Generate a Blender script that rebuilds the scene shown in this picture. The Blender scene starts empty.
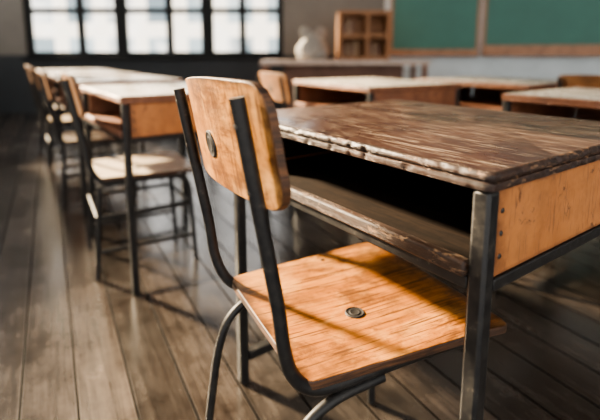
import bpy, bmesh, math, random
from mathutils import Vector, Matrix, noise as mnoise
random.seed(4)
C = bpy.context.scene.collection
R = math.radians

# ---------------- materials ----------------
def newmat(name):
    m = bpy.data.materials.new(name); m.use_nodes = True
    nt = m.node_tree; b = nt.nodes['Principled BSDF']
    return m, nt, b
def ramp(nt, src, stops):
    r = nt.nodes.new('ShaderNodeValToRGB')
    els = r.color_ramp.elements
    while len(els) > 1: els.remove(els[-1])
    els[0].position = stops[0][0]; els[0].color = (*stops[0][1], 1)
    for p, c in stops[1:]:
        e = els.new(p); e.color = (*c, 1)
    nt.links.new(src, r.inputs['Fac']); return r
def g(v): return (v, v, v)
def mixc(nt, fac, a, b, mode='MIX'):
    m = nt.nodes.new('ShaderNodeMix'); m.data_type = 'RGBA'; m.blend_type = mode
    for s, v in ((m.inputs[0], fac), (m.inputs[6], a), (m.inputs[7], b)):
        if hasattr(v, 'links'): nt.links.new(v, s)
        elif isinstance(v, (int, float)): s.default_value = v
        else: s.default_value = (*v, 1)
    return m.outputs[2]
def mul(nt, a, b):
    m = nt.nodes.new('ShaderNodeMath'); m.operation = 'MULTIPLY'
    for s, v in ((m.inputs[0], a), (m.inputs[1], b)):
        if hasattr(v, 'links'): nt.links.new(v, s)
        else: s.default_value = v
    return m.outputs[0]
def coords(nt, scale=(1, 1, 1), rot=(0, 0, 0)):
    tc = nt.nodes.new('ShaderNodeTexCoord'); mp = nt.nodes.new('ShaderNodeMapping')
    mp.inputs['Scale'].default_value = scale; mp.inputs['Rotation'].default_value = rot
    nt.links.new(tc.outputs['Object'], mp.inputs['Vector']); return mp.outputs['Vector']
def noise(nt, vec, scale, detail=6, rough=0.6, dist=0.0):
    n = nt.nodes.new('ShaderNodeTexNoise')
    n.inputs['Scale'].default_value = scale; n.inputs['Detail'].default_value = detail
    n.inputs['Roughness'].default_value = rough; n.inputs['Distortion'].default_value = dist
    nt.links.new(vec, n.inputs['Vector']); return n.outputs['Fac']
def bump(nt, b, h, strength=0.2, dist=0.01):
    bp = nt.nodes.new('ShaderNodeBump'); bp.inputs['Strength'].default_value = strength
    bp.inputs['Distance'].default_value = dist
    nt.links.new(h, bp.inputs['Height']); nt.links.new(bp.outputs['Normal'], b.inputs['Normal'])
def scratches(nt, c, col, lo, hi, amt, n=3, fine=90):
    rots = [0.05, -0.6, 1.1, 0.45, -1.3]
    for k in range(n):
        ns = noise(nt, coords(nt, (3+k, fine+17*k, 10), (0, 0, rots[k])), 1.6, 2, 0.5, 0.2)
        fs = ramp(nt, ns, [(lo, g(0)), (hi, g(amt))]).outputs['Color']
        c = mixc(nt, fs, c, col)
    return c

def wood(name, dark, mid, light, stretch=(1.2, 14, 14), wear=None, wearcut=(0.6, 0.72), rough=0.38, wscale=5, stain=0.5, fine=0.5, wearstretch=(1, 2.2, 2), wearrough=None, bstr=0.25, scratch=None, wearamt=1.0, scr=(0.60, 0.68, 0.6), dist=1.2, hi=None, spec=0.5, edge=None):
    m, nt, b = newmat(name)
    v = coords(nt, stretch)
    n1 = noise(nt, v, 3.0, 8, 0.65, dist)
    c = ramp(nt, n1, [(0.28, dark), (0.48, mid), (0.7, light)]).outputs['Color']
    n2 = noise(nt, coords(nt, (stretch[0]*2, stretch[1]*5, stretch[2]*5)), 4.0, 5, 0.7)
    c = mixc(nt, fine, c, ramp(nt, n2, [(0.32, g(0.45)), (0.6, g(1.0))]).outputs['Color'], 'MULTIPLY')
    n3 = noise(nt, coords(nt), 9.0, 6, 0.7)
    c = mixc(nt, stain, c, ramp(nt, n3, [(0.36, g(0.35)), (0.52, g(1.0))]).outputs['Color'], 'MULTIPLY')
    rr = ramp(nt, n3, [(0.3, g(rough + 0.2)), (0.7, g(rough))]).outputs['Color']
    h = n2
    if hi:
        nh = noise(nt, coords(nt, (1, 1.6, 1.6)), 6, 10, 0.65, 0.3)
        c = mixc(nt, ramp(nt, nh, [(0.50, g(0)), (0.70, g(0.6))]).outputs['Color'], c, hi)
    if wear:
        n4 = noise(nt, coords(nt, wearstretch), wscale, 14, 0.78, 0.4)
        f = ramp(nt, n4, [(wearcut[0], g(0)), (wearcut[1], g(wearamt))]).outputs['Color']
        c = mixc(nt, f, c, wear)
        if wearrough: rr = mixc(nt, f, rr, g(wearrough))
        ad = nt.nodes.new('ShaderNodeMath'); ad.operation = 'MULTIPLY_ADD'
        nt.links.new(f, ad.inputs[0]); ad.inputs[1].default_value = -0.8; nt.links.new(n2, ad.inputs[2]); h = ad.outputs[0]
    if scratch: c = scratches(nt, c, scratch, scr[0], scr[1], scr[2])
    if edge:
        tc = nt.nodes.new('ShaderNodeTexCoord'); sp = nt.nodes.new('ShaderNodeSeparateXYZ'); nt.links.new(tc.outputs['Generated'], sp.inputs[0])
        fac = None
        for ax in edge[0]:
            a = nt.nodes.new('ShaderNodeMath'); a.operation = 'SUBTRACT'; nt.links.new(sp.outputs[ax], a.inputs[0]); a.inputs[1].default_value = 0.5
            q = nt.nodes.new('ShaderNodeMath'); q.operation = 'ABSOLUTE'; nt.links.new(a.outputs[0], q.inputs[0])
            if fac is None: fac = q.outputs[0]
            else:
                mx = nt.nodes.new('ShaderNodeMath'); mx.operation = 'MAXIMUM'; nt.links.new(fac, mx.inputs[0]); nt.links.new(q.outputs[0], mx.inputs[1]); fac = mx.outputs[0]
        ne = noise(nt, coords(nt), 22, 8, 0.75)
        ad = nt.nodes.new('ShaderNodeMath'); ad.operation = 'MULTIPLY_ADD'; nt.links.new(ne, ad.inputs[0]); ad.inputs[1].default_value = 0.16; nt.links.new(fac, ad.inputs[2])
        c = mixc(nt, ramp(nt, ad.outputs[0], [(0.52, g(0)), (0.58, g(0.9))]).outputs['Color'], c, edge[1])
    nt.links.new(c, b.inputs['Base Color'])
    nt.links.new(rr, b.inputs['Roughness'])
    b.inputs['Specular IOR Level'].default_value = spec
    bump(nt, b, h, bstr, 0.002)
    return m

def desktopmat():
    m, nt, b = newmat('dark_worn_desktop')
    gr = noise(nt, coords(nt, (4, 30, 14)), 2.2, 8, 0.7, 0.1)
    c = ramp(nt, gr, [(0.3, (0.013, 0.005, 0.003)), (0.5, (0.022, 0.0085, 0.005)), (0.72, (0.033, 0.0135, 0.008))]).outputs['Color']
    big = noise(nt, coords(nt, (1.2, 1.5, 1)), 3.4, 3, 0.5, 0.4)
    fa = ramp(nt, big, [(0.44, g(0)), (0.66, g(0.75))]).outputs['Color']
    c = mixc(nt, fa, c, (0.062, 0.032, 0.020))
    mk = ramp(nt, big, [(0.50, g(0.03)), (0.64, g(0.45))]).outputs['Color']
    fl = noise(nt, coords(nt, (1, 1.15, 1)), 34, 14, 0.85, 0.0)
    ff = mul(nt, ramp(nt, fl, [(0.50, g(0)), (0.57, g(0.9))]).outputs['Color'], mk)
    c = mixc(nt, ff, c, (0.16, 0.10, 0.066))
    sp = noise(nt, coords(nt, (1, 1.2, 1)), 100, 4, 0.7)
    c = mixc(nt, ramp(nt, sp, [(0.655, g(0)), (0.685, g(0.5))]).outputs['Color'], c, (0.26, 0.18, 0.12))
    dk = noise(nt, coords(nt, (1, 1.1, 1)), 11, 8, 0.72)
    c = mixc(nt, ramp(nt, dk, [(0.56, g(0)), (0.66, g(0.55))]).outputs['Color'], c, (0.008, 0.004, 0.003))
    c = scratches(nt, c, (0.33, 0.25, 0.18), 0.66, 0.69, 0.6, 5, 110)
    tc = nt.nodes.new('ShaderNodeTexCoord'); s = nt.nodes.new('ShaderNodeSeparateXYZ'); nt.links.new(tc.outputs['Object'], s.inputs[0])
    for sy in (0.06,):
        a = nt.nodes.new('ShaderNodeMath'); a.operation = 'SUBTRACT'; nt.links.new(s.outputs['Y'], a.inputs[0]); a.inputs[1].default_value = sy
        q = nt.nodes.new('ShaderNodeMath'); q.operation = 'ABSOLUTE'; nt.links.new(a.outputs[0], q.inputs[0])
        c = mixc(nt, ramp(nt, q.outputs[0], [(0.0028, g(0.97)), (0.005, g(0))]).outputs['Color'], c, (0.002, 0.0015, 0.001))
    nt.links.new(c, b.inputs['Base Color'])
    nt.links.new(ramp(nt, big, [(0.40, g(0.26)), (0.65, g(0.38))]).outputs['Color'], b.inputs['Roughness'])
    b.inputs['Specular IOR Level'].default_value = 0.6
    ad = nt.nodes.new('ShaderNodeMath'); ad.operation = 'MULTIPLY_ADD'
    nt.links.new(ff, ad.inputs[0]); ad.inputs[1].default_value = -0.5; nt.links.new(fl, ad.inputs[2])
    bump(nt, b, ad.outputs[0], 0.05, 0.001)
    return m

M_seat = wood('chair_plywood', (0.19, 0.062, 0.012), (0.36, 0.132, 0.027), (0.50, 0.21, 0.050), stretch=(2.2, 60, 14), wear=(0.065, 0.024, 0.009), wearcut=(0.53, 0.59), rough=0.25, wscale=10, wearstretch=(1.0, 1.5, 2), bstr=0.15, stain=0.8, fine=0.35, scratch=(0.06, 0.023, 0.010), scr=(0.62, 0.66, 0.8), wearamt=0.6, dist=0.15, hi=(0.70, 0.37, 0.12), edge=((0, 1), (0.04, 0.015, 0.006)))
M_back = wood('backrest_plywood', (0.20, 0.070, 0.014), (0.39, 0.163, 0.037), (0.56, 0.275, 0.082), stretch=(14, 1.4, 9), wear=(0.08, 0.028, 0.010), wearcut=(0.53, 0.59), rough=0.30, wscale=8, wearstretch=(2, 1, 1.5), stain=0.8, fine=0.5, wearamt=0.65, dist=1.5, hi=(0.70, 0.40, 0.15), scratch=(0.10, 0.038, 0.014), scr=(0.62, 0.66, 0.75), edge=((1, 2), (0.045, 0.017, 0.007)))
M_back2 = wood('dark_orange_plywood', (0.10, 0.04, 0.013), (0.21, 0.09, 0.03), (0.30, 0.14, 0.052), stretch=(14, 1.2, 7), rough=0.4)  # darker orange plywood for the background chair backs
M_seat2 = wood('glare_pale_plywood', (0.55, 0.42, 0.30), (0.70, 0.58, 0.45), (0.8, 0.7, 0.56), rough=0.2, stain=0.2)  # pale seat copy, glare painted into the base colour
M_plyedge = wood('plywood_edge', (0.012, 0.006, 0.003), (0.045, 0.018, 0.007), (0.16, 0.065, 0.022), stretch=(3, 3, 40), rough=0.5)
M_top = desktopmat()
M_top2 = wood('glare_pale_desktop', (0.40, 0.36, 0.31), (0.53, 0.49, 0.43), (0.63, 0.58, 0.52), rough=0.15, stain=0.2)  # distant tops made paler, colour stands in for glare
M_topedge = wood('dark_rounded_edge', (0.008, 0.003, 0.002), (0.024, 0.010, 0.006), (0.052, 0.022, 0.012), wear=(0.20, 0.11, 0.058), wearcut=(0.56, 0.61), rough=0.42, wscale=36, wearstretch=(0.8, 1, 2), bstr=0.6)
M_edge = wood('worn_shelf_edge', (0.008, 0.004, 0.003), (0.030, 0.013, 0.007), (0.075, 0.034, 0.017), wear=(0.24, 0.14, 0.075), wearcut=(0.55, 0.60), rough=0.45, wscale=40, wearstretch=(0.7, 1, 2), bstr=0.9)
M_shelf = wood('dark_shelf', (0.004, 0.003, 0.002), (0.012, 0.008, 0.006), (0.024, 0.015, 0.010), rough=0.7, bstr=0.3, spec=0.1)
M_panel = wood('orange_panel', (0.27, 0.10, 0.030), (0.34, 0.134, 0.041), (0.39, 0.158, 0.051), stretch=(2, 2, 1.5), rough=0.42, stain=0.35, fine=0.1, wear=(0.12, 0.048, 0.02), wearcut=(0.58, 0.62), wscale=20, wearstretch=(1, 1, 1), scratch=(0.17, 0.07, 0.03), scr=(0.64, 0.68, 0.7), edge=((1, 2), (0.12, 0.045, 0.018)))
M_redwood = wood('red_brown_wood', (0.09, 0.034, 0.018), (0.19, 0.08, 0.043), (0.30, 0.135, 0.072), rough=0.4)
M_darkbody = wood('dark_brown_wood', (0.06, 0.026, 0.015), (0.12, 0.052, 0.029), (0.19, 0.085, 0.046), rough=0.5)  # darker brown wood for the table body and doors
M_ctop = wood('pale_counter_top', (0.36, 0.26, 0.2), (0.5, 0.38, 0.31), (0.6, 0.48, 0.4), rough=0.2)
M_cubby = wood('cubby_wood', (0.17, 0.07, 0.027), (0.27, 0.12, 0.045), (0.35, 0.165, 0.066), rough=0.5, stain=0.2)

def plain(name, col, rough=0.5, metal=0.0, var=0.25, sc=30):
    m, nt, b = newmat(name)
    n = noise(nt, coords(nt), sc, 5, 0.6)
    c = ramp(nt, n, [(0.3, tuple(x*(1-var) for x in col)), (0.7, tuple(min(1, x*(1+var)) for x in col))]).outputs['Color']
    nt.links.new(c, b.inputs['Base Color'])
    b.inputs['Roughness'].default_value = rough; b.inputs['Metallic'].default_value = metal
    return m
def metalmat():
    m, nt, b = newmat('black_steel')
    n = noise(nt, coords(nt), 45, 8, 0.75)
    c = ramp(nt, n, [(0.4, (0.009, 0.009, 0.010)), (0.6, (0.019, 0.018, 0.017)), (0.68, (0.07, 0.058, 0.047))]).outputs['Color']
    nt.links.new(c, b.inputs['Base Color']); b.inputs['Metallic'].default_value = 0.1
    nt.links.new(ramp(nt, n, [(0.35, g(0.36)), (0.65, g(0.58))]).outputs['Color'], b.inputs['Roughness'])
    b.inputs['Specular IOR Level'].default_value = 0.3
    bump(nt, b, n, 0.15, 0.001)
    return m
M_metal = metalmat()
M_rivet = plain('dark_rivet', (0.014, 0.012, 0.011), 0.5, 0.0)
M_frame = plain('dark_window_paint', (0.008, 0.009, 0.010), 0.85)
M_bag = plain('pale_thin_fabric', (0.26, 0.245, 0.225), 0.8, 0, 0.2, 12)
M_tray = plain('chalk_tray_wood', (0.30, 0.15, 0.08), 0.5, 0, 0.3, 10)
M_board = plain('green_chalkboard', (0.050, 0.155, 0.125), 0.6, 0, 0.08, 3)
M_paper = plain('brown_paper', (0.3, 0.2, 0.12), 0.7)

def wallmat(name, low, high, cut):
    m, nt, b = newmat(name)
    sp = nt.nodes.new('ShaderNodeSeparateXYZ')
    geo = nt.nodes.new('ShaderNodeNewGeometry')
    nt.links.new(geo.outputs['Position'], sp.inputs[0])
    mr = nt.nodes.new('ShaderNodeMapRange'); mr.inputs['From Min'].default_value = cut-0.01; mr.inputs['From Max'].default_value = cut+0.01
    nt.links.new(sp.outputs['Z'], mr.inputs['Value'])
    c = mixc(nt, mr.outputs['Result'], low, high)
    n = noise(nt, coords(nt), 2.5, 8, 0.65)
    c = mixc(nt, 0.5, c, ramp(nt, n, [(0.3, g(0.6)), (0.65, g(1))]).outputs['Color'], 'MULTIPLY')
    nt.links.new(c, b.inputs['Base Color']); b.inputs['Roughness'].default_value = 0.75
    bump(nt, b, n, 0.1, 0.01)
    return m
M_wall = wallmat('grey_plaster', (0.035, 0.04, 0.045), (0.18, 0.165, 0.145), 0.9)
M_wallR = wallmat('pale_blue_plaster', (0.58, 0.64, 0.67), (0.55, 0.56, 0.54), 1.0)
M_ceil = wallmat('ceiling_plaster', (0.55, 0.52, 0.48), (0.55, 0.52, 0.48), 0.9)

def floormat():
    m, nt, b = newmat('weathered_floorboards')
    rot = R(-119)
    v = coords(nt, (1, 1, 1), (0, 0, rot))
    br = nt.nodes.new('ShaderNodeTexBrick')
    br.offset = 0.37; br.inputs['Scale'].default_value = 1.0
    br.inputs['Brick Width'].default_value = 14.0; br.inputs['Row Height'].default_value = 0.132
    br.inputs['Mortar Size'].default_value = 0.0048; br.inputs['Mortar Smooth'].default_value = 0.7
    br.inputs['Color1'].default_value = (0.070, 0.055, 0.045, 1); br.inputs['Color2'].default_value = (0.031, 0.026, 0.022, 1)
    br.inputs['Mortar'].default_value = (0.0015, 0.001, 0.001, 1)
    nt.links.new(v, br.inputs['Vector'])
    mp = nt.nodes.new('ShaderNodeMapping'); mp.inputs['Scale'].default_value = (1.2, 22, 1); nt.links.new(v, mp.inputs['Vector'])
    gr = noise(nt, mp.outputs['Vector'], 2.5, 8, 0.72, 0.6)
    c = mixc(nt, 0.9, br.outputs['Color'], ramp(nt, gr, [(0.3, g(0.25)), (0.65, g(1.4))]).outputs['Color'], 'MULTIPLY')
    w = noise(nt, coords(nt), 2.2, 10, 0.75)
    c = mixc(nt, 0.95, c, ramp(nt, w, [(0.36, g(0.3)), (0.64, g(1.55))]).outputs['Color'], 'MULTIPLY')
    nt.links.new(c, b.inputs['Base Color'])
    rg = ramp(nt, w, [(0.32, g(0.14)), (0.68, g(0.30))]).outputs['Color']
    rg = mixc(nt, br.outputs['Fac'], rg, g(0.9))
    nt.links.new(rg, b.inputs['Roughness'])
    sv = nt.nodes.new('ShaderNodeMath'); sv.operation = 'MULTIPLY_ADD'
    nt.links.new(br.outputs['Fac'], sv.inputs[0]); sv.inputs[1].default_value = -0.9; sv.inputs[2].default_value = 0.9
    nt.links.new(sv.outputs[0], b.inputs['Specular IOR Level'])
    bump(nt, b, gr, 0.12, 0.003)
    return m
M_floor = floormat()

# ---------------- mesh helpers ----------------
def finish(bm, name, mats, bevel=0, seg=2, smooth=True, parent=None, label=None):
    bmesh.ops.recalc_face_normals(bm, faces=bm.faces)
    me = bpy.data.meshes.new(name); bm.to_mesh(me); bm.free()
    for mm in (mats if isinstance(mats, (list, tuple)) else [mats]): me.materials.append(mm)
    if smooth:
        for p in me.polygons: p.use_smooth = True
        me.set_sharp_from_angle(angle=R(38))
    o = bpy.data.objects.new(name, me); C.objects.link(o)
    if bevel:
        md = o.modifiers.new('bevel', 'BEVEL'); md.width = bevel; md.segments = seg; md.limit_method = 'ANGLE'; md.angle_limit = R(40)
    if parent: o.parent = parent
    if label: o['label'] = label
    return o
def addbox(bm, x0, x1, y0, y1, z0, z1, mat=0):
    vs = [bm.verts.new((x, y, z)) for x in (x0, x1) for y in (y0, y1) for z in (z0, z1)]
    for f in ((0,1,3,2),(4,6,7,5),(0,4,5,1),(2,3,7,6),(0,2,6,4),(1,5,7,3)):
        fc = bm.faces.new([vs[i] for i in f]); fc.material_index = mat
    return vs
def box(name, dims, mats, bevel=0.002, parent=None, label=None):
    bm = bmesh.new(); addbox(bm, *dims); return finish(bm, name, mats, bevel, parent=parent, label=label)
def catmull(pts, n=6):
    P = [Vector(p) for p in pts]; P = [P[0]*2-P[1]] + P + [P[-1]*2-P[-2]]
    out = []
    for i in range(1, len(P)-2):
        for k in range(n):
            t = k/n; a, b, c, d = P[i-1:i+3]
            out.append(0.5*((2*b)+(c-a)*t+(2*a-5*b+4*c-d)*t*t+(3*b-a-3*c+d)*t**3))
    out.append(P[-2]); return out
def sweep(bm, path, rx, ry=None, seg=12, ref=Vector((0, 1, 0)), mat=0):
    ry = ry or rx; rings = []
    for i, p in enumerate(path):
        t = (path[min(i+1, len(path)-1)] - path[max(i-1, 0)]).normalized()
        a = (ref - t*ref.dot(t))
        if a.length < 1e-3: a = Vector((1, 0, 0)) - t*t.x
        a.normalize(); b = t.cross(a)
        rings.append([bm.verts.new(p + a*math.cos(2*math.pi*k/seg)*rx + b*math.sin(2*math.pi*k/seg)*ry) for k in range(seg)])
    for i in range(len(rings)-1):
        for k in range(seg):
            f = bm.faces.new((rings[i][k], rings[i][(k+1) % seg], rings[i+1][(k+1) % seg], rings[i+1][k])); f.material_index = mat
    for r in (rings[0], rings[-1]):
        f = bm.faces.new(r); f.material_index = mat
def lathe(bm, prof, seg=24, M=None, mat=0):
    rings = []
    for r, z in prof:
        rings.append([bm.verts.new((r*math.cos(2*math.pi*k/seg), r*math.sin(2*math.pi*k/seg), z)) for k in range(seg)])
    for i in range(len(rings)-1):
        for k in range(seg):
            f = bm.faces.new((rings[i][k], rings[i][(k+1) % seg], rings[i+1][(k+1) % seg], rings[i+1][k])); f.material_index = mat
    bm.faces.new(rings[0]); bm.faces.new(rings[-1])
    if M:
        for r in rings:
            for v in r: v.co = M @ v.co
def board(name, L, rad, half, fn, thick, mats, parent, nu=36, nv=16, bevel=0.0025):
    bm = bmesh.new(); top = []; bot = []
    ss = []
    for i in range(nu+1):
        u = i/nu; ss.append(-L*math.cos(math.pi*u)*0.35+(-L+2*L*u)*0.65)
    for s in ss:
        d = L-abs(s)
        w = half if d >= rad else half-rad+math.sqrt(max(0, rad*rad-(rad-d)**2))
        top.append([bm.verts.new(fn(s, w*(-1+2*j/nv), thick/2)) for j in range(nv+1)])
        bot.append([bm.verts.new(fn(s, w*(-1+2*j/nv), -thick/2)) for j in range(nv+1)])
    for i in range(nu):
        for j in range(nv):
            bm.faces.new((top[i][j], top[i+1][j], top[i+1][j+1], top[i][j+1]))
            bm.faces.new((bot[i][j], bot[i][j+1], bot[i+1][j+1], bot[i+1][j]))
        for j in (0, nv):
            f = bm.faces.new((top[i][j], top[i+1][j], bot[i+1][j], bot[i][j])); f.material_index = 1
    for i in (0, nu):
        for j in range(nv):
            f = bm.faces.new((top[i][j], top[i][j+1], bot[i][j+1], bot[i][j])); f.material_index = 1
    return finish(bm, name, mats, bevel, 3, parent=parent)
def empty(name, loc, rot, label, cat, group=None):
    e = bpy.data.objects.new(name, None); C.objects.link(e); e.empty_display_size = 0.1
    e.location = loc; e.rotation_euler = (0, 0, R(rot))
    e['label'] = label; e['category'] = cat
    if group: e['group'] = group
    return e

# ---------------- chair ----------------
SY = 0.173; SX = 0.198; SZ = 0.434; TOP = 0.85; OX = 0.034; UY = 0.173
def upx(z): return -0.180 - 0.18*(z-SZ)
def tube(name, e, pts, r, ry=None, smooth=7, ref=Vector((0, 1, 0))):
    bm = bmesh.new(); path = catmull(pts, smooth) if len(pts) > 2 else [Vector(p) for p in pts]
    sweep(bm, path, r, ry, ref=ref); return finish(bm, name, M_metal, parent=e)
def build_chair(straight=False):
    e = empty('school_chair', (0, 0, 0), 0, '', 'chair')
    def seatfn(s, t, h):
        z = SZ - 0.006*(1-(t/0.19)**2)*(1-(s/0.2)**2) + h
        t2 = t*(1+0.16*(s+SX)/(2*SX))
        if s > 0.12: z -= 0.9*(s-0.12)**2
        return (s+OX, t2, z)
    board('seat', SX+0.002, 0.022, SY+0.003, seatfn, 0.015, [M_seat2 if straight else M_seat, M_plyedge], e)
    sk = 0.0 if straight else 0.045
    def backfn(s, t, h):
        arch = 0.010*math.cos(s*7)*(0.35+0.65*(t+0.084)/0.168)
        z = TOP-0.069 + t + arch - sk*s
        bow = 0.026*(1-(s/0.185)**2)
        return (upx(z)+0.021-bow*0.9+0.004+h, s, z)
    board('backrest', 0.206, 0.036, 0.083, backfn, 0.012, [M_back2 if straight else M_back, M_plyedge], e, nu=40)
    for sg in (1, -1):
        y = SY*sg; yy = y*0.965; yu = UY*sg; tp = TOP-sk*yu*0.8
        top = [(upx(tp), yu, tp), (upx(0.77), yu, 0.77), (upx(0.66), yu, 0.66), (upx(0.57), yu, 0.57), (-0.195, yu, 0.50), (-0.178, yy, 0.453), (-0.148, yy, 0.422), (-0.10, yy, 0.4135), (0.0, yy, 0.4135), (0.13, yy, 0.409), (0.175, yy, 0.389), (0.194, yy, 0.348), (0.202, y, 0.2), (0.212, y, 0.004)]
        tube('side_frame', e, top, 0.0082, 0.0105)
        if straight:
            tube('rear_leg', e, [(-0.165, yy, 0.404), (-0.195, y, 0.004)], 0.0095)
            for z in (0.27, 0.12):
                tube('side_stretcher', e, [(-0.175, y*0.985, z), (0.200, y*0.985, z)], 0.0085, ref=Vector((0, 0, 1)))
        else:
            tube('rear_leg', e, [(-0.02, yy, 0.398), (-0.11, yy, 0.390), (-0.165, yy, 0.358), (-0.192, yy, 0.30), (-0.208, y, 0.2), (-0.235, y, 0.004)], 0.0088)
    bars = [(-0.09, 0.407), (0.08, 0.405)] + ([(-0.180, 0.27), (0.196, 0.27)] if straight else [])
    for x, z in bars:
        tube('crossbar', e, [(x, -SY*0.97, z), (x, SY*0.97, z)], 0.0075, ref=Vector((0, 0, 1)))
    def disc(name, M, r, ring):
        bm = bmesh.new()
        if ring: prof = [(0.0005, 0.0012), (r*0.35, 0.0014), (r*0.5, 0.0022), (r*0.6, 0.0012), (r*0.78, 0.0013), (r*0.9, 0.0024), (r, 0.0014), (r*1.05, -0.002)]
        else: prof = [(0.0005, 0.0016), (r*0.6, 0.0014), (r, 0.0006), (r, -0.002)]
        lathe(bm, prof, 24, M); return finish(bm, name, M_rivet, parent=e, smooth=True)
    def Mseat(x, y):
        return Matrix.Translation(seatfn(x, y, 0.0077))
    disc('seat_bolt', Mseat(-0.030, -0.045), 0.018, True)
    for x, y in ((-0.13, 0.10), (0.02, 0.15)):
        disc('screw', Mseat(x, y), 0.0045, False)
    bp = backfn(-0.010, -0.018, -0.0062)
    disc('backrest_bolt', Matrix.Translation(bp) @ Matrix.Rotation(R(-100), 4, 'Y'), 0.022, True)
    for y in (UY, -UY):
        for z in (0.82, 0.735):
            disc('rivet', Matrix.Translation((upx(z)-0.0093, y, z)) @ Matrix.Rotation(R(-100), 4, 'Y'), 0.005, False)
    return e

# ---------------- desk ----------------
HW, HD = 0.368, 0.31
BL = 0.10
def build_desk():
    e = empty('school_desk', (0, 0, 0), 0, '', 'desk')
    bm = bmesh.new()
    hx, hy = HW, HD
    loop = []
    def seg(p, q):
        n = max(2, int((Vector(q)-Vector(p)).length/0.004))
        for i in range(n): loop.append(Vector(p).lerp(Vector(q), i/n))
    r = 0.006
    seg((-hx+r, -hy), (hx-r, -hy)); seg((hx, -hy+r), (hx, hy-r)); seg((hx-r, hy), (-hx+r, hy)); seg((-hx, hy-r), (-hx, -hy+r))
    prof = [(0.0080, 0.7600, 0.1), (0.0040, 0.7592, 0.3), (0.0012, 0.7570, 0.7), (0.0, 0.7535, 0.8), (0.0010, 0.7500, 0.7), (0.0048, 0.7482, 0.4), (0.0055, 0.7462, 0.3), (0.0020, 0.745, 0.6), (0.0010, 0.740, 0.8), (0.0022, 0.735, 0.6), (0.0065, 0.7325, 0.3)]
    rings = []
    for k, (ins, z, j) in enumerate(prof):
        ring = []
        for p in loop:
            nz = mnoise.noise(Vector((p.x*55, p.y*55, z*60)))
            n2 = mnoise.noise(Vector((p.x*140+7, p.y*140, z*160)))
            chip = max(0, nz-0.22)*0.012*j + abs(n2)*0.0020*j
            t = ins+chip
            ring.append(bm.verts.new((p.x*(1-t/hx), p.y*(1-t/hy), z - (chip*0.3 if k < 3 else 0))))
        rings.append(ring)
    n = len(loop)
    for i in range(len(rings)-1):
        for k in range(n):
            f = bm.faces.new((rings[i][k], rings[i][(k+1) % n], rings[i+1][(k+1) % n], rings[i+1][k])); f.material_index = 1
    bm.faces.new(rings[0]); bm.faces.new(rings[-1])
    finish(bm, 'desktop', [M_top, M_topedge], 0, parent=e)
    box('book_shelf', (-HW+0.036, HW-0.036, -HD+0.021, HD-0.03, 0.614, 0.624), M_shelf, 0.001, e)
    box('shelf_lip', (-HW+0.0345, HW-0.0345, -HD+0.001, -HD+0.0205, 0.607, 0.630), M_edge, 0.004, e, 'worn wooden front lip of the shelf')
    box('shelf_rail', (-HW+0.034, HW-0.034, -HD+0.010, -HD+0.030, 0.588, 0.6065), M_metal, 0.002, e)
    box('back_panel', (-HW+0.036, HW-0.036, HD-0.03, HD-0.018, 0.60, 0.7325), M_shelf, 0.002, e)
    for s in (-1, 1):
        bl = BL if s < 0 else 0.0
        x0, x1 = sorted((s*(HW-0.012), s*(HW-0.022)))
        box('side_panel', (x0, x1, -HD+0.036, HD-0.036, 0.607, 0.7325), M_panel, 0.0015, e)
        x0, x1 = sorted((s*(HW-0.0225), s*(HW-0.032)))
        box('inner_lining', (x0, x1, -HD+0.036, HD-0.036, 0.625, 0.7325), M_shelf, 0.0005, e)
        x0, x1 = sorted((s*(HW-0.008), s*(HW-0.032)))
        box('side_rail', (x0, x1, -HD+0.034, HD-0.034, 0.588, 0.606), M_metal, 0.002, e)
        if s < 0: box('stretcher', (x0, x1, -HD+0.034, HD-bl-0.034, 0.065, 0.090), M_metal, 0.002, e)
        for yb, zs in ((-HD+0.048, (0.635, 0.668, 0.70)), (HD-0.05, (0.64, 0.70))):
            for z in zs:
                bm = bmesh.new()
                lathe(bm, [(0.0004, 0.0012), (0.0028, 0.001), (0.0040, 0), (0.0040, -0.002)], 14, Matrix.Translation((s*(HW-0.0115), yb, z)) @ Matrix.Rotation(R(90*s), 4, 'Y'))
                finish(bm, 'screw', M_rivet, parent=e)
        x0, x1 = sorted((s*(HW-0.007), s*(HW-0.033)))
        box('leg', (x0, x1, -HD+0.007, -HD+0.033, 0.0, 0.7330), M_metal, 0.005, e)
        box('leg', (x0, x1, HD-bl-0.033, HD-bl-0.007, 0.0, 0.5875 if s < 0 else 0.7330), M_metal, 0.005, e)
    return e

recoloured = {}  # mesh copies with swapped materials, glare-pale desktops among them
def dup(src, name, loc, rot, label, group=None, swaps=(), sz=1.0):
    e = src.copy(); C.objects.link(e); e.name = name
    e.location = loc; e.rotation_euler = (0, 0, R(rot)); e['label'] = label; e.scale = (1, 1, sz)
    if group: e['group'] = group
    for ch in src.children:
        c = ch.copy(); C.objects.link(c); c.parent = e
        base = ch.name.split('.')[0]
        for key, mat in swaps:
            if base == key:
                kk = (ch.name, mat.name)
                if kk not in recoloured:
                    me = ch.data.copy(); me.materials[0] = mat
                    if key == 'desktop': me.materials[1] = M_redwood
                    recoloured[kk] = me
                c.data = recoloured[kk]
    return e

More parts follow.
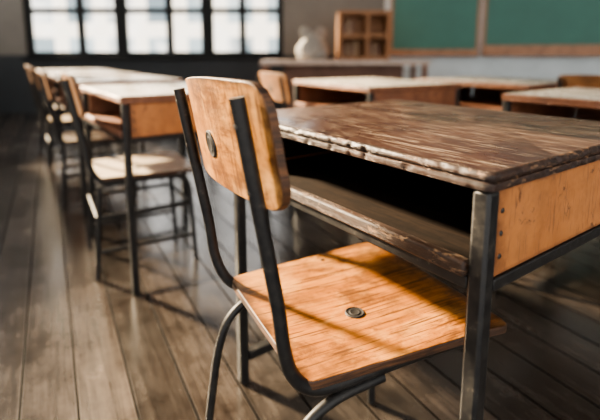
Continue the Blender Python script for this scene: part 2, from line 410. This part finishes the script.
chair = build_chair(); desk = build_desk(); chair2 = build_chair(True)
bpy.context.view_layer.update()
def desk_from_A(A, rot):
    U = Vector((math.cos(R(rot)), math.sin(R(rot)))); P = Vector((-U.y, U.x))
    c = Vector(A) - U*HW + P*HD
    return (c.x, c.y, 0)
GD, GC = 'rows of classroom desks', 'rows of classroom chairs'
ROT = -54.6
desk.location = desk_from_A((0.240, 0.542), ROT); desk.rotation_euler = (0, 0, R(ROT)); desk['group'] = GD
desk['label'] = 'worn dark wooden desk with open shelf and orange side panels'
chair.location = (0.076, 0.808, 0); chair.rotation_euler = (0, 0, R(26.5)); chair['group'] = GC
chair['label'] = 'worn orange plywood chair with black frame at the scratched desk'

ld = 'wooden school desk with painted-glare top, orange side panel and black legs'
ld2 = 'wooden school desk with painted-glare top, red-brown side panel and black legs'
lc = 'school chair with glare-pale seat, orange back and black frame'
inner = (('book_shelf', M_redwood), ('inner_lining', M_redwood), ('back_panel', M_redwood), ('shelf_lip', M_redwood))
for A, r in [((-0.634, 1.58), -54), ((-1.22, 2.42), -54), ((-1.75, 3.21), -54), ((-2.27, 4.0), -54)]:
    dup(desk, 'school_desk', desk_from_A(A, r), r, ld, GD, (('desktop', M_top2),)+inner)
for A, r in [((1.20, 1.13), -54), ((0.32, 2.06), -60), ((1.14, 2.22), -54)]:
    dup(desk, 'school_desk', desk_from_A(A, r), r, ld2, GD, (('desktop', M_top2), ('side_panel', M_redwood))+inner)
chair2.location = (-0.740, 1.96, 0); chair2.rotation_euler = (0, 0, R(30)); chair2.scale = (1, 1, 0.96)
chair2['group'] = GC; chair2['label'] = lc
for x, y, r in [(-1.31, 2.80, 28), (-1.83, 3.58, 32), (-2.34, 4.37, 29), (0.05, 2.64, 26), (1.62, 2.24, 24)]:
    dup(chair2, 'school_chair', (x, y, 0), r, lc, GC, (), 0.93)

# ---------------- room ----------------
def struct(o): o['kind'] = 'structure'; return o
BY = 7.0
struct(box('floor', (-5.4, 6.5, -3.0, 7.3, -0.1, 0.0), M_floor, 0))
struct(box('ceiling', (-5.4, 6.5, -3.0, 7.3, 4.3, 4.45), M_ceil, 0))
WX0, WX1, WZ0, WZ1 = -4.2, -0.26, 0.875, 3.4
bm = bmesh.new()
addbox(bm, -5.2, WX0, BY, BY+0.2, 0, 4.3); addbox(bm, WX1, 1.3, BY, BY+0.2, 0, 4.3)
addbox(bm, WX0, WX1, BY, BY+0.2, 0, WZ0); addbox(bm, WX0, WX1, BY, BY+0.2, WZ1, 4.3)
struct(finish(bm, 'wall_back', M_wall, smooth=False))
edges = [(-4.2, -2.74, -3.36), (-2.74, -1.42, -2.0), (-1.42, -0.26, -0.88)]
for i, (a, b_, mid) in enumerate(edges):
    bm = bmesh.new(); y0, y1 = BY+0.04, BY+0.10
    for x, w in ((a+0.045, 0.045), (mid, 0.05), (b_-0.045, 0.045)):
        addbox(bm, x-w, x+w, y0, y1, WZ0, WZ1)
    for z, w in ((WZ0+0.04, 0.04), (1.57, 0.04), (2.3, 0.035), (WZ1-0.03, 0.03)):
        addbox(bm, a, b_, y0+0.003, y1-0.003, z-w, z+w)
    struct(finish(bm, 'window_%d' % (i+1), M_frame, smooth=False))
struct(box('trim_1', (WX0-0.05, WX1+0.05, BY-0.07, BY, 0.835, 0.875), M_frame, 0.004))
bm = bmesh.new(); LX = -5.2
ys = [-3.0, -0.5, 0.9, 1.5, 2.9, 3.54, 5.12, 5.35, 6.8, 7.2]
zb = [0, 2.2, 0, 2.2, 0, 2.32, 0, 1.6, 0]  # unseen openings, sill heights shaped to light the chair and darken the floor
for i in range(len(ys)-1):
    if i % 2 == 0: addbox(bm, LX-0.2, LX, ys[i], ys[i+1], 0, 4.3)
    else:
        addbox(bm, LX-0.2, LX, ys[i], ys[i+1], 0, zb[i]); addbox(bm, LX-0.2, LX, ys[i], ys[i+1], 4.0, 4.3)
struct(finish(bm, 'wall_left_sun_shaping', M_wall, smooth=False))
k = 4
for i in range(1, len(ys)-1, 2):
    bm = bmesh.new(); a, b_ = ys[i], ys[i+1]; z0 = zb[i]
    for y, w in ((a+0.03, 0.03), (b_-0.03, 0.03)): addbox(bm, LX-0.12, LX-0.06, y-w, y+w, z0, 4.0)
    for z in (z0+0.03, 3.97): addbox(bm, LX-0.117, LX-0.063, a, b_, z-0.025, z+0.025)
    struct(finish(bm, 'window_%d' % k, M_frame, smooth=False)); k += 1  # unseen frames around the openings added to shape the sun
A0 = Vector((1.28, 7.0)); ang = -22
MW = Matrix.Translation((A0.x, A0.y, 0)) @ Matrix.Rotation(R(ang), 4, 'Z')
def mbox(name, dims, mat, bev=0.003):
    o = box(name, dims, mat, bev); o.matrix_world = MW
    return struct(o)
mbox('wall_front', (0, 5.6, 0, 0.2, 0, 4.3), M_wallR, 0)
struct(box('wall_right', (6.3, 6.5, -3, 5.1, 0, 4.3), M_wallR, 0))
def chalkboard(x0, x1, label, tray=0.0):
    e = empty('chalkboard', (0, 0, 0), 0, label, 'chalkboard', 'chalkboards along the wall')
    e.matrix_world = MW @ Matrix.Translation((x0, -0.001, 0.955))
    w = x1-x0
    box('writing_surface', (0.03, w-0.03, -0.02, 0, 0.03, 1.3), M_board, 0, e)
    bm = bmesh.new()
    addbox(bm, 0, 0.04, -0.035, 0, 0, 1.33); addbox(bm, w-0.04, w, -0.035, 0, 0, 1.33)
    addbox(bm, 0.04, w-0.04, -0.035, 0, 1.29, 1.33); addbox(bm, 0.04, w-0.04, -0.035, 0, 0, 0.03)
    finish(bm, 'frame', M_tray, 0.003, parent=e, smooth=False)
    box('chalk_tray', (0, w, -0.13, -0.036, -0.07, 0.03+tray), M_tray, 0.004, e)
chalkboard(0.10, 1.36, 'narrow green chalkboard with wooden frame and chalk tray')
chalkboard(1.40, 3.9, 'wide green chalkboard with wooden frame and chalk tray', 0.05)

def counter(x0, x1, y0, y1, h, name, label):
    e = empty(name, (0, 0, 0), 0, label, 'table'); e.location = ((x0+x1)/2, (y0+y1)/2, 0)
    w, d = (x1-x0)/2, (y1-y0)/2
    box('tabletop', (-w, w, -d, d, h-0.06, h), M_ctop, 0.006, e)
    box('body', (-w*0.72, w*0.72, -d+0.16, d-0.04, 0.12, h-0.061), M_darkbody, 0.004, e)
    for s in (-1, 1):
        for q in (-1, 1):
            cx, cy = s*(w-0.05), q*(d-0.06)
            box('leg', (cx-0.03, cx+0.03, cy-0.03, cy+0.03, 0, h-0.061), M_redwood, 0.004, e)
        bm = bmesh.new(); xa = -w*0.68 if s < 0 else 0.01
        addbox(bm, xa, xa+w*0.66, -d+0.145, -d+0.159, 0.18, h-0.1); finish(bm, 'door', M_darkbody, 0.004, parent=e)
    return e
counter(-0.5, 1.62, 5.65, 6.35, 0.84, 'teacher_table', 'long red-brown wooden table holding cubby and pale bag')

e = empty('cubby_shelf', (0.82, 6.0, 0.84), 0, 'small open wooden cubby shelf standing on the long table', 'shelf')
bm = bmesh.new(); w, d, h = 0.33, 0.16, 0.62
addbox(bm, -w, -w+0.05, -d, d, 0, h); addbox(bm, w-0.05, w, -d, d, 0, h)
for z in (0, 0.28, h-0.05): addbox(bm, -w+0.05, w-0.05, -d+0.003, d, z, z+0.05)
addbox(bm, 0.02, 0.06, -d+0.005, d, 0.05, h-0.05)
addbox(bm, -w+0.04, w-0.04, d-0.012, d-0.002, 0.02, h-0.02)
finish(bm, 'case', M_cubby, 0.002, parent=e, smooth=False)
for (x, z, nn) in ((-0.26, 0.051, 4), (0.08, 0.051, 3), (-0.26, 0.331, 3)):
    for i in range(nn):
        hh = 0.13+random.random()*0.06; t = 0.03+random.random()*0.012
        o = box('book', (0, t, -0.07, 0.07, 0, hh), M_paper if (i % 2) else M_redwood, 0.002)
        o.location = (0.82+x+i*0.047, 6.0, 0.84+z)
        o['label'] = 'small upright book in the wooden cubby shelf'; o['category'] = 'book'; o['group'] = 'books in the cubby'
e = empty('fabric_bag', (0.17, 6.05, 0.841), 15, 'pale thin crumpled bag with knotted handles on the long table', 'bag')
bm = bmesh.new()
prof = [(0.001, 0.0), (0.15, 0.0), (0.19, 0.03), (0.205, 0.10), (0.19, 0.18), (0.15, 0.25), (0.095, 0.30), (0.06, 0.33), (0.055, 0.35), (0.001, 0.352)]
P2 = [(p[0], 0, p[1]) for p in prof]
dense = catmull(P2, 5); rings = []
for p in dense:
    ring = []
    for kk in range(40):
        a = 2*math.pi*kk/40
        nn = mnoise.noise(Vector((math.cos(a)*2.2, math.sin(a)*2.2, p.z*9)))*0.16 + abs(math.sin(a*6+p.z*8))*0.06
        rr = max(0.0008, p.x)*(1+nn)
        ring.append(bm.verts.new((rr*math.cos(a), rr*0.75*math.sin(a), max(0, p.z))))
    rings.append(ring)
for i in range(len(rings)-1):
    for kk in range(40):
        bm.faces.new((rings[i][kk], rings[i][(kk+1) % 40], rings[i+1][(kk+1) % 40], rings[i+1][kk]))
bm.faces.new(rings[0]); bm.faces.new(rings[-1])
finish(bm, 'bag_body', M_bag, parent=e)
for s in (-1, 1):
    bm = bmesh.new()
    sweep(bm, catmull([(s*0.03, 0, 0.335), (s*0.10, 0.01, 0.40), (s*0.15, 0.0, 0.37), (s*0.12, -0.01, 0.30), (s*0.06, 0, 0.32)], 6), 0.016, 0.03, ref=Vector((0, 1, 0)))
    finish(bm, 'bag_handle', M_bag, parent=e)

def facade():
    m, nt, b = newmat('pale_building_facade')
    br = nt.nodes.new('ShaderNodeTexBrick'); nt.links.new(coords(nt, (1, 1, 1), (R(90), 0, 0)), br.inputs['Vector'])
    br.offset = 0.0
    br.inputs['Scale'].default_value = 1; br.inputs['Brick Width'].default_value = 1.3; br.inputs['Row Height'].default_value = 1.7
    br.inputs['Mortar Size'].default_value = 0.24; br.inputs['Mortar Smooth'].default_value = 0.05
    br.inputs['Color1'].default_value = (0.16, 0.21, 0.24, 1); br.inputs['Color2'].default_value = (0.40, 0.48, 0.51, 1)
    br.inputs['Mortar'].default_value = (0.95, 0.88, 0.77, 1)
    nv = noise(nt, coords(nt), 0.5, 6, 0.7)
    f = ramp(nt, nv, [(0.47, g(0)), (0.56, g(0.7))]).outputs['Color']
    c = mixc(nt, f, br.outputs['Color'], (0.98, 0.95, 0.9))
    nt.links.new(c, b.inputs['Base Color']); b.inputs['Roughness'].default_value = 0.8
    return m
o = box('building', (-12, 6, 15, 17, -3, 3.2), facade(), 0)
o['label'] = 'pale building facade with rows of panes outside the windows'; o['category'] = 'building'

# ---------------- light ----------------
w = bpy.data.worlds.new('world'); bpy.context.scene.world = w; w.use_nodes = True
bg = w.node_tree.nodes['Background']; bg.inputs['Color'].default_value = (1.0, 0.97, 0.93, 1); bg.inputs['Strength'].default_value = 3.4
sl = bpy.data.lights.new('sun', 'SUN'); sl.energy = 46.0; sl.angle = R(4.5); sl.color = (1.0, 0.80, 0.54)
so = bpy.data.objects.new('sun', sl); C.objects.link(so)
el = R(24); d = Vector((0.85, -0.52, 0)).normalized()*math.cos(el) + Vector((0, 0, -math.sin(el)))
so.rotation_euler = d.to_track_quat('-Z', 'Y').to_euler()

# ---------------- camera ----------------
cd = bpy.data.cameras.new('camera'); cd.sensor_width = 36; cd.lens = 27.0; cd.shift_y = -0.14
co = bpy.data.objects.new('camera', cd); C.objects.link(co)
co.location = (0, 0, 0.907); co.rotation_euler = (R(90-9.0), 0, 0)
cd.dof.use_dof = True; cd.dof.focus_distance = 0.74; cd.dof.aperture_fstop = 2.0; cd.clip_start = 0.02
bpy.context.scene.camera = co
bpy.context.scene.view_settings.look = 'AgX - Medium High Contrast'
